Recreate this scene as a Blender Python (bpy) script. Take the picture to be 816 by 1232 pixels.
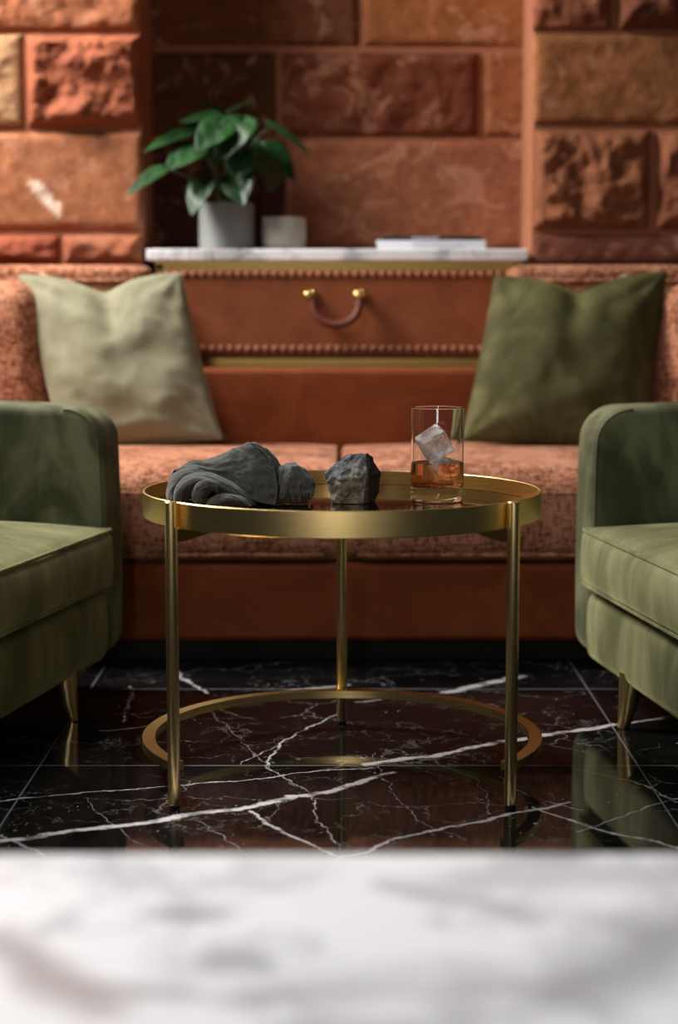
import bpy, bmesh, math, random
import numpy as np
from mathutils import Vector, Matrix, noise
from math import pi, sin, cos, tan, sqrt, radians

# ------------------------------------------------------------------ camera, world, light, exposure
for o in list(bpy.data.objects): bpy.data.objects.remove(o)
SC = bpy.context.scene
COL = SC.collection
F_PX, CAM_H, PITCH = 2080.0, 0.663, 0.117
cam = bpy.data.cameras.new('camera'); camo = bpy.data.objects.new('camera', cam); COL.objects.link(camo)
camo.location = (0, 0, CAM_H); camo.rotation_euler = (pi/2 - PITCH, 0, 0)
cam.sensor_fit = 'VERTICAL'; cam.sensor_height = 36; cam.lens = F_PX/1232*36
cam.clip_start = 0.02
cam.dof.use_dof = True; cam.dof.focus_distance = 2.47; cam.dof.aperture_fstop = 2.7
SC.camera = camo
vs = SC.view_settings
SC.display_settings.display_device = 'sRGB'
vs.view_transform = 'Standard'; vs.look = 'None'; vs.gamma = 1; vs.use_curve_mapping = False
vs.exposure = 0.0
W = bpy.data.worlds.new('world'); SC.world = W; W.use_nodes = True
bg = W.node_tree.nodes['Background']; bg.inputs[0].default_value = (0.85, 0.92, 1.0, 1); bg.inputs[1].default_value = 0.025

def area(name, loc, target, sx, sy, power, col=(1, 1, 1)):
    l = bpy.data.lights.new(name, 'AREA'); l.shape = 'RECTANGLE'; l.size = sx; l.size_y = sy
    l.energy = power; l.color = col
    o = bpy.data.objects.new(name, l); COL.objects.link(o); o.location = loc
    o.rotation_euler = (Vector(target)-Vector(loc)).to_track_quat('-Z', 'Y').to_euler()
    return o
area('side_window_light', (-1.55, 3.48, 2.2), (0.2, 3.1, 0.25), 0.8, 0.8, 116, (1.0, 0.965, 0.92))
top_fill = area('overhead_fill_light', (-1.05, 1.35, 2.35), (-0.25, 1.55, 0.0), 0.9, 0.9, 16, (0.97, 0.98, 1.0)); top_fill.data.spread = radians(115)  # added fill lamp overhead, brightens the foreground table and seats
area('front_fill_light', (-0.35, -2.4, 0.95), (0.0, 2.4, 0.4), 0.30, 1.6, 22, (1.0, 0.97, 0.93))  # added lamp behind the camera, gives the brass something bright to reflect

# ------------------------------------------------------------------ helpers
def P(u, v, Y):
    fx = (u-408)/F_PX; fu = -(v-616)/F_PX
    dy = cos(PITCH) + fu*sin(PITCH); dz = -sin(PITCH) + fu*cos(PITCH)
    t = Y/dy
    return Vector((fx*t, Y, CAM_H + dz*t))
def G(u, v, z=0.0):
    fx = (u-408)/F_PX; fu = -(v-616)/F_PX
    dy = cos(PITCH) + fu*sin(PITCH); dz = -sin(PITCH) + fu*cos(PITCH)
    t = (z-CAM_H)/dz
    return Vector((fx*t, dy*t, z))
def lin(c):
    return tuple((x/12.92 if x <= .04045 else ((x+.055)/1.055)**2.4) for x in [k/255 for k in c])
def smooth(a, b, x):
    t = min(1, max(0, (x-a)/(b-a))); return t*t*(3-2*t)
def nz(p, s=1.0): return noise.noise(Vector(p)*s)
def fbm(p, s=1.0, o=4): return noise.fractal(Vector(p)*s, 1.0, 2.0, o)

class Mat:
    def __init__(self, name):
        self.m = bpy.data.materials.new(name); self.m.use_nodes = True
        self.nt = self.m.node_tree; self.b = self.nt.nodes['Principled BSDF']
        self._c = None
    def n(self, t, **kw):
        nd = self.nt.nodes.new(t)
        for k, v in kw.items():
            if k.startswith('i_'):
                key = k[2:]; key = int(key) if key.isdigit() else key
                self.set(nd.inputs[key], v)
            else: setattr(nd, k, v)
        return nd
    def set(self, sock, v):
        if isinstance(v, bpy.types.NodeSocket): self.nt.links.new(v, sock)
        else:
            if isinstance(v, (tuple, list)) and len(v) == 3 and sock.type == 'RGBA': v = (*v, 1)
            sock.default_value = v
    def co(self):
        if self._c is None: self._c = self.n('ShaderNodeTexCoord').outputs['Object']
        return self._c
    def map(self, scale, co=None, loc=(0, 0, 0), rot=(0, 0, 0)):
        mp = self.n('ShaderNodeMapping'); self.set(mp.inputs['Vector'], co or self.co())
        mp.inputs['Scale'].default_value = scale; mp.inputs['Location'].default_value = loc; mp.inputs['Rotation'].default_value = rot
        return mp.outputs[0]
    def noise(self, scale, detail=4, rough=.55, co=None, dist=0.0):
        nd = self.n('ShaderNodeTexNoise'); self.set(nd.inputs['Vector'], co or self.co())
        nd.inputs['Scale'].default_value = scale; nd.inputs['Detail'].default_value = detail
        nd.inputs['Roughness'].default_value = rough; nd.inputs['Distortion'].default_value = dist
        return nd.outputs['Fac']
    def ramp(self, fac, stops):
        r = self.n('ShaderNodeValToRGB'); self.set(r.inputs[0], fac)
        e = r.color_ramp.elements
        while len(e) < len(stops): e.new(0.5)
        for el, (p, c) in zip(e, stops):
            el.position = p; el.color = (*c, 1) if len(c) == 3 else c
        return r.outputs[0]
    def rng(self, v, a, b, c=0.0, d=1.0, sm=False):
        r = self.n('ShaderNodeMapRange'); 
        if sm: r.interpolation_type = 'SMOOTHSTEP'
        self.set(r.inputs['Value'], v); self.set(r.inputs['From Min'], a); self.set(r.inputs['From Max'], b)
        self.set(r.inputs['To Min'], c); self.set(r.inputs['To Max'], d)
        return r.outputs[0]
    def mix(self, f, a, b, mode='MIX'):
        m = self.n('ShaderNodeMix', data_type='RGBA', blend_type=mode)
        self.set(m.inputs[0], f); self.set(m.inputs[6], a); self.set(m.inputs[7], b)
        return m.outputs[2]
    def math(self, op, a, b=0.0, c=None):
        m = self.n('ShaderNodeMath', operation=op); self.set(m.inputs[0], a); self.set(m.inputs[1], b)
        if c is not None: self.set(m.inputs[2], c)
        return m.outputs[0]
    def vm(self, op, a, b=None, out=0, scale=None):
        m = self.n('ShaderNodeVectorMath', operation=op); self.set(m.inputs[0], a)
        if b is not None: self.set(m.inputs[1], b)
        if scale is not None: self.set(m.inputs['Scale'], scale)
        return m.outputs[out]
    def bump(self, h, strength=.3, dist=.002, normal=None):
        b = self.n('ShaderNodeBump'); self.set(b.inputs['Height'], h)
        b.inputs['Strength'].default_value = strength; b.inputs['Distance'].default_value = dist
        if normal is not None: self.set(b.inputs['Normal'], normal)
        self.set(self.b.inputs['Normal'], b.outputs[0]); return b.outputs[0]
    def p(self, **kw):
        names = dict(col='Base Color', rough='Roughness', metal='Metallic', spec='Specular IOR Level', sheen='Sheen Weight',
                     sheenr='Sheen Roughness', sheent='Sheen Tint', ior='IOR', trans='Transmission Weight', coat='Coat Weight',
                     coatr='Coat Roughness', aniso='Anisotropic', sss='Subsurface Weight', anrot='Anisotropic Rotation')
        for k, v in kw.items(): self.set(self.b.inputs[names[k]], v)
        return self

def mk(name, verts, faces, mat, parent=None, sm=True, mats=None):
    me = bpy.data.meshes.new(name); me.from_pydata([tuple(v) for v in verts], [], faces); me.update()
    if sm: me.shade_smooth()
    o = bpy.data.objects.new(name, me); COL.objects.link(o)
    for m in (mats or [mat]): me.materials.append(m.m if isinstance(m, Mat) else m)
    if parent: o.parent = parent
    return o
def bmo(name, bm, mat, parent=None, sm=True, angle=None):
    me = bpy.data.meshes.new(name); bmesh.ops.recalc_face_normals(bm, faces=bm.faces); bm.to_mesh(me); bm.free()
    if sm: me.shade_smooth()
    if angle: me.set_sharp_from_angle(angle=radians(angle))
    o = bpy.data.objects.new(name, me); COL.objects.link(o)
    for m in (mat if isinstance(mat, (list, tuple)) else [mat]): me.materials.append(m.m)
    if parent: o.parent = parent
    return o
def empty(name, loc, rz=0.0):
    o = bpy.data.objects.new(name, None); COL.objects.link(o); o.location = loc; o.rotation_euler = (0, 0, rz)
    o.empty_display_size = .05
    return o
def tag(o, label, cat, group=None, kind=None):
    o['label'] = label; o['category'] = cat
    if group: o['group'] = group
    if kind: o['kind'] = kind
    return o
def struct(o): o['kind'] = 'structure'; return o
def mod(o, t, **kw):
    m = o.modifiers.new(t.lower(), t)
    for k, v in kw.items(): setattr(m, k, v)
    return m

class MB:
    """collects shapes into one mesh"""
    def __init__(self): self.v = []; self.f = []
    def add(self, v, f):
        k = len(self.v); self.v += [Vector(x) for x in v]; self.f += [tuple(i+k for i in q) for q in f]; return self
    def box(self, x0, x1, y0, y1, z0, z1):
        v = [(x, y, z) for x in (x0, x1) for y in (y0, y1) for z in (z0, z1)]
        return self.add(v, [(0, 1, 3, 2), (4, 6, 7, 5), (0, 4, 5, 1), (2, 3, 7, 6), (0, 2, 6, 4), (1, 5, 7, 3)])
    def rbox(self, x0, x1, y0, y1, z0, z1, r=.01, k=4, mseg=8, fn=None):
        h = Vector(((x1-x0)/2, (y1-y0)/2, (z1-z0)/2)); c = Vector(((x0+x1)/2, (y0+y1)/2, (z0+z1)/2))
        if not isinstance(r, (tuple, list)): r = (r, r, r)
        r = [min(a, b*.999) for a, b in zip(r, h)]
        def samples(ax):
            i = h[ax]-r[ax]; s = [-(i+r[ax]*tan(pi/4*j/k)) for j in range(k, 0, -1)]
            s += [-i+2*i*j/mseg for j in range(mseg+1)] + [i+r[ax]*tan(pi/4*j/k) for j in range(1, k+1)]
            return s
        S = [samples(a) for a in range(3)]; idx = {}; vv = []; ff = []
        def vert(p):
            key = tuple(round(q, 7) for q in p)
            if key in idx: return idx[key]
            inn = [max(-(h[a]-r[a]), min(h[a]-r[a], p[a])) for a in range(3)]
            d = Vector([(p[a]-inn[a])/r[a] for a in range(3)]); d.normalize()
            q = Vector([inn[a]+d[a]*r[a] for a in range(3)])
            if fn: q = fn(q, h)
            idx[key] = len(vv); vv.append(q+c); return idx[key]
        for ax in range(3):
            a, b = [(1, 2), (2, 0), (0, 1)][ax]
            for sg in (-1, 1):
                for i in range(len(S[a])-1):
                    for j in range(len(S[b])-1):
                        q = []
                        for (m, n) in ((i, j), (i+1, j), (i+1, j+1), (i, j+1)):
                            p = [0, 0, 0]; p[ax] = sg*h[ax]; p[a] = S[a][m]; p[b] = S[b][n]; q.append(vert(p))
                        ff.append(tuple(q) if sg > 0 else tuple(q[::-1]))
        return self.add(vv, ff)
    def tube(self, pts, r, n=12, closed=False, caps=True):
        pts = [Vector(p) for p in pts]; N = len(pts); rr = r if isinstance(r, (list, tuple)) else [r]*N
        T = []
        for i in range(N):
            a = pts[i-1] if (i or closed) else pts[i]; b = pts[(i+1) % N] if (i < N-1 or closed) else pts[i]
            T.append((b-a).normalized())
        u = T[0].orthogonal().normalized(); v = []; f = []
        for i in range(N):
            u = (u-T[i]*u.dot(T[i])).normalized(); w = T[i].cross(u)
            for j in range(n):
                a = 2*pi*j/n; v.append(pts[i]+(u*cos(a)+w*sin(a))*rr[i])
        for i in range(N if closed else N-1):
            for j in range(n):
                a = i*n+j; b = i*n+(j+1) % n; i2 = (i+1) % N
                f.append((a, b, i2*n+(j+1) % n, i2*n+j))
        if caps and not closed:
            f.append(tuple(range(n))[::-1]); f.append(tuple((N-1)*n+j for j in range(n)))
        return self.add(v, f)
    def lathe(self, prof, c=(0, 0, 0), n=48, a0=0, a1=2*pi):
        c = Vector(c); full = abs(a1-a0-2*pi) < 1e-6; m = n if full else n+1; v = []; f = []
        for i in range(m):
            a = a0+(a1-a0)*i/n
            for (r, z) in prof: v.append(c+Vector((r*cos(a), r*sin(a), z)))
        k = len(prof)
        for i in range(n):
            i2 = (i+1) % m
            for j in range(k-1): f.append((i*k+j, i2*k+j, i2*k+j+1, i*k+j+1))
        return self.add(v, f)
    def prism(self, prof, y0, y1, r=.01, axis='y', nb=4):
        """closed 2-D profile (x,z) extruded along y, edges rounded by r"""
        n = len(prof); ctr = Vector((sum(p[0] for p in prof)/n, sum(p[1] for p in prof)/n)); rings = []
        nrm = []
        for i in range(n):
            a = Vector(prof[i-1]); b = Vector(prof[(i+1) % n]); t = (b-a).normalized(); q = Vector((t.y, -t.x))
            nrm.append(q)
        area2 = sum(prof[i][0]*prof[(i+1) % n][1]-prof[(i+1) % n][0]*prof[i][1] for i in range(n))
        if area2 < 0: nrm = [-q for q in nrm]
        for j in range(nb+1):
            a = pi/2*j/nb; rings.append((r*(1-sin(a)), y0+r*(1-cos(a))))
        for j in range(nb, -1, -1):
            a = pi/2*j/nb; rings.append((r*(1-sin(a)), y1-r*(1-cos(a))))
        v = []; f = []
        for (ins, y) in rings:
            for i in range(n):
                q = Vector(prof[i])-nrm[i]*ins; v.append((q.x, y, q.y))
        for k in range(len(rings)-1):
            for i in range(n):
                f.append((k*n+i, k*n+(i+1) % n, (k+1)*n+(i+1) % n, (k+1)*n+i))
        f.append(tuple(range(n))); f.append(tuple((len(rings)-1)*n+i for i in range(n))[::-1])
        return self.add(v, f)
    def deform(self, fn):
        self.v = [Vector(fn(p)) for p in self.v]; return self
    def build(self, name, mat, parent=None, sm=True, angle=None):
        bm = bmesh.new(); vs_ = [bm.verts.new(p) for p in self.v]
        for q in self.f:
            try: bm.faces.new([vs_[i] for i in q])
            except ValueError: pass
        bmesh.ops.remove_doubles(bm, verts=bm.verts, dist=1e-6)
        return bmo(name, bm, mat, parent, sm, angle)

# ------------------------------------------------------------------ materials
def stone_mat():
    m = Mat('red_sandstone')
    at = m.n('ShaderNodeAttribute', attribute_name='Col').outputs['Color']
    rg = m.n('ShaderNodeAttribute', attribute_name='Rough').outputs['Fac']
    n1 = m.noise(7, 6, .65, dist=.6); n2 = m.noise(38, 6, .7); n3 = m.noise(150, 3, .7)
    c = m.mix(m.rng(n1, .42, .62), at, m.mix(1.0, at, (1.25, 1.22, 1.15), 'MULTIPLY'))
    c = m.mix(m.rng(n2, .35, .6, .6, 0), c, m.mix(1.0, at, (.62, .5, .45), 'MULTIPLY'))
    mask = m.math('MULTIPLY', m.rng(m.noise(11, 5, .6, dist=1.2), .56, .63), m.math('SUBTRACT', 1.0, rg))
    c = m.mix(m.math('MULTIPLY', mask, .5), c, lin((196, 140, 112)))
    m.p(col=c, rough=.85, spec=.25)
    h = m.math('ADD', m.math('MULTIPLY', n2, 1.0), m.math('MULTIPLY', n3, .5))
    m.bump(h, .55, .006)
    return m
def velvet(name, dark, light, streak=(9, 9, 9), sheen=.7, rot=(0, 0, 0), amt=(.4, .62)):
    m = Mat(name)
    a = m.noise(1.0, 3, .5, co=m.map(streak, rot=rot), dist=1.5)
    b = m.noise(1.0, 4, .6, co=m.map((streak[0]*4, streak[1]*4, streak[2]*2.2), rot=rot), dist=.8)
    f = m.rng(m.math('ADD', m.math('MULTIPLY', a, .7), m.math('MULTIPLY', b, .3)), amt[0], amt[1], 0, 1, True)
    m.p(col=m.mix(f, dark, light), rough=.75, spec=.2, sheen=m.rng(f, 0, 1, sheen*.6, sheen), sheenr=.35, sheent=(*light, 1))
    fine = m.noise(900, 2, .6)
    m.bump(m.math('ADD', fine, m.math('MULTIPLY', b, .8)), .25, .002)
    m.b.inputs['Sheen Tint'].default_value = (*[min(1, x*3.2) for x in light], 1)
    return m
def chenille(name, dark, light, k=1.0):
    m = Mat(name)
    a = m.noise(1, 3, .6, co=m.map((55*k, 55*k, 190*k)))
    b = m.noise(1, 3, .6, co=m.map((200*k, 200*k, 45*k)))
    c = m.noise(9, 3, .5)
    s = m.math('ADD', m.math('MULTIPLY', a, .5), m.math('MULTIPLY', b, .5))
    s = m.math('ADD', s, m.math('MULTIPLY', m.math('SUBTRACT', c, .5), .35))
    col = m.ramp(s, [(.41, dark), (.49, tuple((x+y)/2 for x, y in zip(dark, light))), (.575, light)])
    m.p(col=col, rough=.9, spec=.12, sheen=.2, sheenr=.5)
    m.b.inputs['Sheen Tint'].default_value = (1, .75, .6, 1)
    m.bump(s, .8, .006)
    return m
def leather(name, c0, c1):
    m = Mat(name)
    n = m.noise(14, 5, .6); v = m.n('ShaderNodeTexVoronoi'); m.set(v.inputs['Vector'], m.co()); v.inputs['Scale'].default_value = 260
    m.p(col=m.mix(m.rng(n, .35, .65), c0, c1), rough=.55, spec=.35)
    m.bump(m.math('ADD', v.outputs[0], m.math('MULTIPLY', n, 1.5)), .25, .002)
    return m
def brass(name, rough=.28, c=(.92, .67, .28), aniso=.55, stretch=(0, 0, 1400), radial=True):
    m = Mat(name)
    n = m.noise(1, 2, .6, co=m.map(stretch)); n2 = m.noise(16, 4, .6)
    m.p(col=m.mix(m.rng(n2, .3, .7), c, tuple(x*.93 for x in c)), metal=1.0, rough=m.rng(n, .3, .7, rough*.85, rough*1.2), aniso=aniso)
    if radial:
        t = m.n('ShaderNodeTangent', direction_type='RADIAL', axis='Z'); m.set(m.b.inputs['Tangent'], t.outputs[0])
    return m
M = {}
M['stone'] = stone_mat()
M['mortar'] = Mat('lime_mortar'); M['mortar'].p(col=M['mortar'].mix(M['mortar'].noise(30, 4), lin((150, 92, 66)), lin((176, 118, 90))), rough=.95, spec=.1)
M['mortar'].bump(M['mortar'].noise(120, 4), .5, .003)
M['green'] = velvet('green_velvet', (.048, .050, .022), (.15, .152, .082), (5, 5, 3), sheen=.5)
M['green_seat'] = velvet('green_velvet_brushed', (.075, .078, .030), (.215, .215, .108), (3, 4.5, 2.5), sheen=.6, amt=(.36, .66))
M['pillow_g'] = velvet('moss_green_velvet', (.062, .058, .018), (.112, .104, .038), (6, 6, 4), sheen=.35)
M['pillow_l'] = velvet('sage_velvet', (.215, .20, .122), (.275, .258, .168), (7, 7, 5), sheen=.3, amt=(.36, .66))
M['tan_linen'] = Mat('tan_linen'); M['tan_linen'].p(col=M['tan_linen'].mix(M['tan_linen'].noise(300, 3), (.42, .26, .15), (.56, .38, .25)), rough=.9, spec=.1); M['tan_linen'].bump(M['tan_linen'].noise(500, 2), .4, .002)
M['chen'] = chenille('terracotta_chenille', (.17, .045, .018), (.56, .245, .14))
M['rust'] = velvet('rust_velvet', (.165, .036, .007), (.215, .050, .011), (5, 5, 7), sheen=.15)
M['rust'].b.inputs['Sheen Tint'].default_value = (1, .45, .2, 1)
M['leather'] = leather('cognac_leather', (.20, .048, .012), (.27, .072, .019))
M['strap'] = leather('oxblood_strap_leather', (.12, .030, .018), (.17, .045, .026))
M['brass'] = brass('brushed_brass')
M['brass_rod'] = brass('brushed_brass_rod', .32, (.93, .69, .31), aniso=.3, stretch=(500, 500, 5), radial=False)
M['brass_old'] = brass('aged_brass', .38, (.42, .27, .09), aniso=0, radial=False)
M['tray'] = Mat('bronze_mirror'); M['tray'].p(col=(.26, .13, .06), metal=1.0, rough=.045)
M['black'] = Mat('black_rubber'); M['black'].p(col=(.008, .008, .008), rough=.5)
M['dark'] = Mat('black_painted_plinth'); M['dark'].p(col=(.006, .005, .005), rough=.7)

def white_marble(name, vein=.5, spots=None, k=1.0):
    m = Mat(name)
    w = m.noise(2.2*k, 5, .6, dist=.5); cloud = m.rng(m.noise(4.5*k, 4, .55, dist=.8), .5, .72, 0, 1, True)
    v = m.math('ABSOLUTE', m.math('SUBTRACT', m.noise(3.0*k, 5, .55, dist=1.3), .5))
    vm_ = m.math('MULTIPLY', m.rng(v, 0, .035, 1, 0, True), m.rng(w, .45, .6))
    c = m.mix(cloud, lin((238, 238, 240)), lin((172, 172, 178)))
    c = m.mix(m.math('MULTIPLY', vm_, vein), c, lin((110, 106, 110)))
    return m, c
m, c = white_marble('white_marble', .7, k=2.5); m.p(col=c, rough=.25); M['wmarble'] = m

def seg_dist(m, p, a, b, w0=0.0):
    a = Vector(a); b = Vector(b); ba = b-a; L2 = ba.length_squared
    pa = m.vm('SUBTRACT', p, tuple(a))
    h = m.math('DIVIDE', m.vm('DOT_PRODUCT', pa, tuple(ba), out=1), L2)
    cl = m.n('ShaderNodeClamp'); m.set(cl.inputs[0], h)
    q = m.vm('SCALE', tuple(ba), scale=cl.outputs[0])
    return m.vm('LENGTH', m.vm('SUBTRACT', pa, q), out=1)

def floor_mat():
    m = Mat('black_marble'); co = m.n('ShaderNodeTexCoord').outputs['Object']
    nzv = m.n('ShaderNodeTexNoise'); m.set(nzv.inputs['Vector'], co); nzv.inputs['Scale'].default_value = 13; nzv.inputs['Detail'].default_value = 5; nzv.inputs['Roughness'].default_value = .62
    wob = m.vm('SCALE', m.vm('SUBTRACT', nzv.outputs['Color'], (.5, .5, .5)), scale=.05)
    p = m.vm('MULTIPLY', m.vm('ADD', co, wob), (1, 1, 0))
    veins = [  # pixel polyline, width px, strength
        ([(-30, 1016), (120, 997), (240, 979), (325, 965), (400, 950), (470, 930)], 5.5, 1.0),
        ([(438, 919), (520, 909), (600, 893), (740, 871)], 4.2, 1.0),
        ([(740, 871), (900, 850)], 2.5, .7),
        ([(-20, 966), (110, 953), (230, 945), (330, 934), (450, 922)], 1.5, .7),
        ([(296, 975), (345, 1003), (390, 1022), (450, 1045)], 3.0, .8),
        ([(405, 1034), (470, 1012), (560, 992), (690, 965)], 3.0, .95),
        ([(235, 985), (330, 1045)], 1.4, .6),
        ([(410, 856), (370, 876), (335, 895), (322, 921)], 4.0, .9),
        ([(322, 921), (352, 940), (380, 965), (385, 990), (410, 1020)], 2.0, .6),
        ([(335, 895), (290, 920)], 2.0, .6),
        ([(640, 972), (720, 998), (830, 1024)], 2.6, .85),
        ([(690, 925), (760, 940), (816, 965)], 1.6, .6),
        ([(700, 1000), (816, 960)], 1.4, .5),
        ([(206, 808), (246, 833)], 5, .8),
        ([(540, 833), (625, 814)], 4.5, .8),
        ([(160, 826), (154, 850), (146, 868)], 4.5, .6),
        ([(120, 880), (190, 872)], 1.5, .4),
        ([(0, 1005), (60, 1030), (140, 1036)], 2.0, .6),
        ([(100, 960), (160, 1010), (220, 1040)], 1.3, .45),
        ([(450, 905), (470, 950), (500, 985), (560, 1010)], 1.3, .5),
        ([(520, 915), (580, 940), (590, 980)], 1.3, .45),
        ([(250, 850), (300, 900), (360, 950)], 1.2, .4),
        ([(430, 845), (520, 835), (600, 850)], 1.4, .5),
        ([(340, 832), (420, 824)], 3.0, .6),
        ([(600, 935), (640, 960), (700, 975)], 1.2, .5),
    ]
    tot = None
    for pts, w, s in veins:
        g = [G(*q) for q in pts]
        d = None
        for a, b in zip(g[:-1], g[1:]):
            x = seg_dist(m, p, a, b); d = x if d is None else m.math('MINIMUM', d, x)
        Y = sum(q.y for q in g)/len(g); dirv = (g[-1]-g[0]).normalized()
        px = 1/(F_PX/Y) if abs(dirv.x) < .5 else Y*Y/(F_PX*CAM_H)
        half = w*px*(.45 if abs(dirv.x) > .5 else .6)
        msk = m.rng(d, half*.35, half*1.05, s, 0, True)
        tot = msk if tot is None else m.math('MAXIMUM', tot, msk)
    brk = m.rng(m.noise(30, 4, .6, co=co), .36, .5, .25, 1)
    tot = m.math('MULTIPLY', tot, brk)
    # secondary web of hairline veins
    def web(scale, wid, s, lo, hi, mp):
        v = m.n('ShaderNodeTexVoronoi', feature='DISTANCE_TO_EDGE'); v.inputs['Scale'].default_value = scale
        m.set(v.inputs['Vector'], m.map(mp, co=m.vm('ADD', co, m.vm('SCALE', wob, scale=2.2)), rot=(0, 0, .5)))
        return m.math('MULTIPLY', m.rng(v.outputs[0], 0, wid, s, 0), m.rng(m.noise(5.5, 4, .6, co=m.map((1, 1, 1), co=co, loc=(scale, 0, 0))), lo, hi))
    tot = m.math('MAXIMUM', tot, web(6.5, .012, .38, .48, .6, (1, 1.3, 1)))
    tot = m.math('MAXIMUM', tot, web(15, .018, .25, .5, .62, (1.4, 1, 1)))
    sp = m.n('ShaderNodeTexVoronoi'); sp.inputs['Scale'].default_value = 70; m.set(sp.inputs['Vector'], m.vm('ADD', co, wob))
    tot = m.math('MAXIMUM', tot, m.math('MULTIPLY', m.rng(sp.outputs[0], .10, .16, .5, 0), m.rng(m.noise(9, 3, .6, co=co), .56, .64)))
    # tile joints
    s = m.n('ShaderNodeSeparateXYZ'); m.set(s.inputs[0], co)
    jx = m.math('ABSOLUTE', m.math('SUBTRACT', m.math('PINGPONG', m.math('SUBTRACT', s.outputs[0], .4370), .4372), 0.0))
    y1 = G(408, 829).y; y2 = G(408, 921).y
    jy = m.math('PINGPONG', m.math('SUBTRACT', s.outputs[1], y2), (y1-y2)/2)
    j = m.math('MAXIMUM', m.rng(jx, .0010, .0018, 1, 0), m.rng(jy, .0016, .0028, 1, 0))
    base = m.mix(m.rng(m.noise(4, 4, .6, co=co), .4, .65), (.003, .0028, .003), (.010, .008, .008))
    c = m.mix(tot, base, (.62, .60, .60)); c = m.mix(m.math('MULTIPLY', j, .75), c, (.20, .20, .20))
    m.p(col=c, rough=m.rng(tot, 0, 1, .05, .16), spec=.5)
    return m

# ------------------------------------------------------------------ floor
fl = MB(); fl.box(-3, 3, -1, 5.0, -.03, 0)
struct(fl.build('floor', floor_mat(), sm=False))

# ------------------------------------------------------------------ stone walls
def stone_wall(name, Y, blocks, x0, x1, z0, z1, thick=.25, extra=None):
    """blocks: (xa, xb, za, zb, rough, rgb). Mortar backing slab plus pillowed or rock-faced blocks, one mesh."""
    V = []; Fc = []; colr = []; rg = []; mi = []
    def addq(vs_, fs, c, r, k):
        b = len(V); V.extend(vs_)
        colr.extend([c]*len(vs_)); rg.extend([r]*len(vs_))
        for q in fs: Fc.append(tuple(i+b for i in q)); mi.append(k)
    mb = MB(); mb.box(x0, x1, Y+.004, Y+thick, z0, z1); addq(mb.v, mb.f, (.3, .2, .15), 0, 1)
    rnd = random.Random(5)
    for (xa, xb, za, zb, rough, c) in blocks:
        g = .0035; xa += g; xb -= g; za += g; zb -= g
        st = .0065 if rough > .2 else .009
        nx = max(3, int((xb-xa)/st)); nz_ = max(3, int((zb-za)/st)); sd = rnd.random()*50; vs_ = []; fs = []
        for i in range(nx+1):
            for j in range(nz_+1):
                x = xa+(xb-xa)*i/nx; z = za+(zb-za)*j/nz_
                e = min(x-xa, xb-x, z-za, zb-z)
                p = Vector((x+sd, z*1.15, sd))
                r1 = noise.ridged_multi_fractal(p*7, .9, 2.1, 4, 1.0, 2.0)*.35
                r2 = noise.fractal(p*16, .8, 2.1, 4)
                cell = noise.voronoi(p*13)[0][0]
                h = .004*smooth(0, .006, e)+rough*smooth(0, .022, e)*(.012+.018*r1+.011*r2-.012*cell)+.0015*r2*smooth(0, .01, e)
                ex = .0016*nz((x*30, z*30, sd)) if e < 1e-6 else 0
                vs_.append((x+ex, Y-max(h, -.003)*1.35, z+ex))
        for i in range(nx):
            for j in range(nz_):
                a = i*(nz_+1)+j; fs.append((a, a+nz_+1, a+nz_+2, a+1))
        # rim going back into the mortar
        ring = [i*(nz_+1) for i in range(nx+1)]+[nx*(nz_+1)+j for j in range(1, nz_+1)]+[i*(nz_+1)+nz_ for i in range(nx-1, -1, -1)]+[j for j in range(nz_-1, 0, -1)]
        b = len(vs_)
        for q in ring: vs_.append((vs_[q][0], Y+.02, vs_[q][2]))
        n = len(ring)
        for q in range(n): fs.append((ring[q], b+q, b+(q+1) % n, ring[(q+1) % n]))
        addq(vs_, fs, c, rough, 0)
    if extra: 
        for e in extra: addq(*e)
    if name == 'wall_left':   # pale mineral chip in the large smooth block
        a = P(44, 222, Y); b = P(70, 254, Y); a.y = b.y = 0; ab_ = b-a
        for k, v in enumerate(V):
            if colr[k][0] > .3:
                q = Vector((v[0], 0, v[2])); h = max(0, min(1, (q-a).dot(ab_)/ab_.length_squared)); d = (q-a-ab_*h).length
                if d < .012+.004*nz((v[0]*90, v[2]*90, 0)): colr[k] = lin((236, 214, 196))
    o = mk(name, V, Fc, None, mats=[M['stone'], M['mortar']], sm=True)
    o.data.polygons.foreach_set('material_index', mi)
    ca = o.data.color_attributes.new('Col', 'FLOAT_COLOR', 'POINT'); ca.data.foreach_set('color', np.array([(*c, 1) for c in colr], dtype=np.float32).ravel())
    ra = o.data.attributes.new('Rough', 'FLOAT', 'POINT'); ra.data.foreach_set('value', np.array(rg, dtype=np.float32))
    o.data.set_sharp_from_angle(angle=radians(60))
    return struct(o)
def rows_px(Y, rows):
    out = []
    for (v0, v1, cells) in rows:
        for (u0, u1, rough, c) in cells:
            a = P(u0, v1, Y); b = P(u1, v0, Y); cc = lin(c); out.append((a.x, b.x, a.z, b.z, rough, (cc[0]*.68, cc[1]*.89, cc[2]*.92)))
    return out
R_ = random.Random(11)
tones = [(184, 98, 62), (170, 84, 54), (190, 112, 74), (160, 78, 50), (178, 104, 72)]
def filler(u0, u1, step=150):
    out = []; u = u0
    while u < u1-20:
        w = step*R_.uniform(.7, 1.4); e = u+w if u+w < u1-50 else u1
        out.append((u, e, R_.choice([0, .9, .0, 1.0]), R_.choice(tones))); u = e
    return out
YW, YN = 4.0, 4.25
XL, XR = P(172, 300, YW).x, P(640, 300, YW).x
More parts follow.
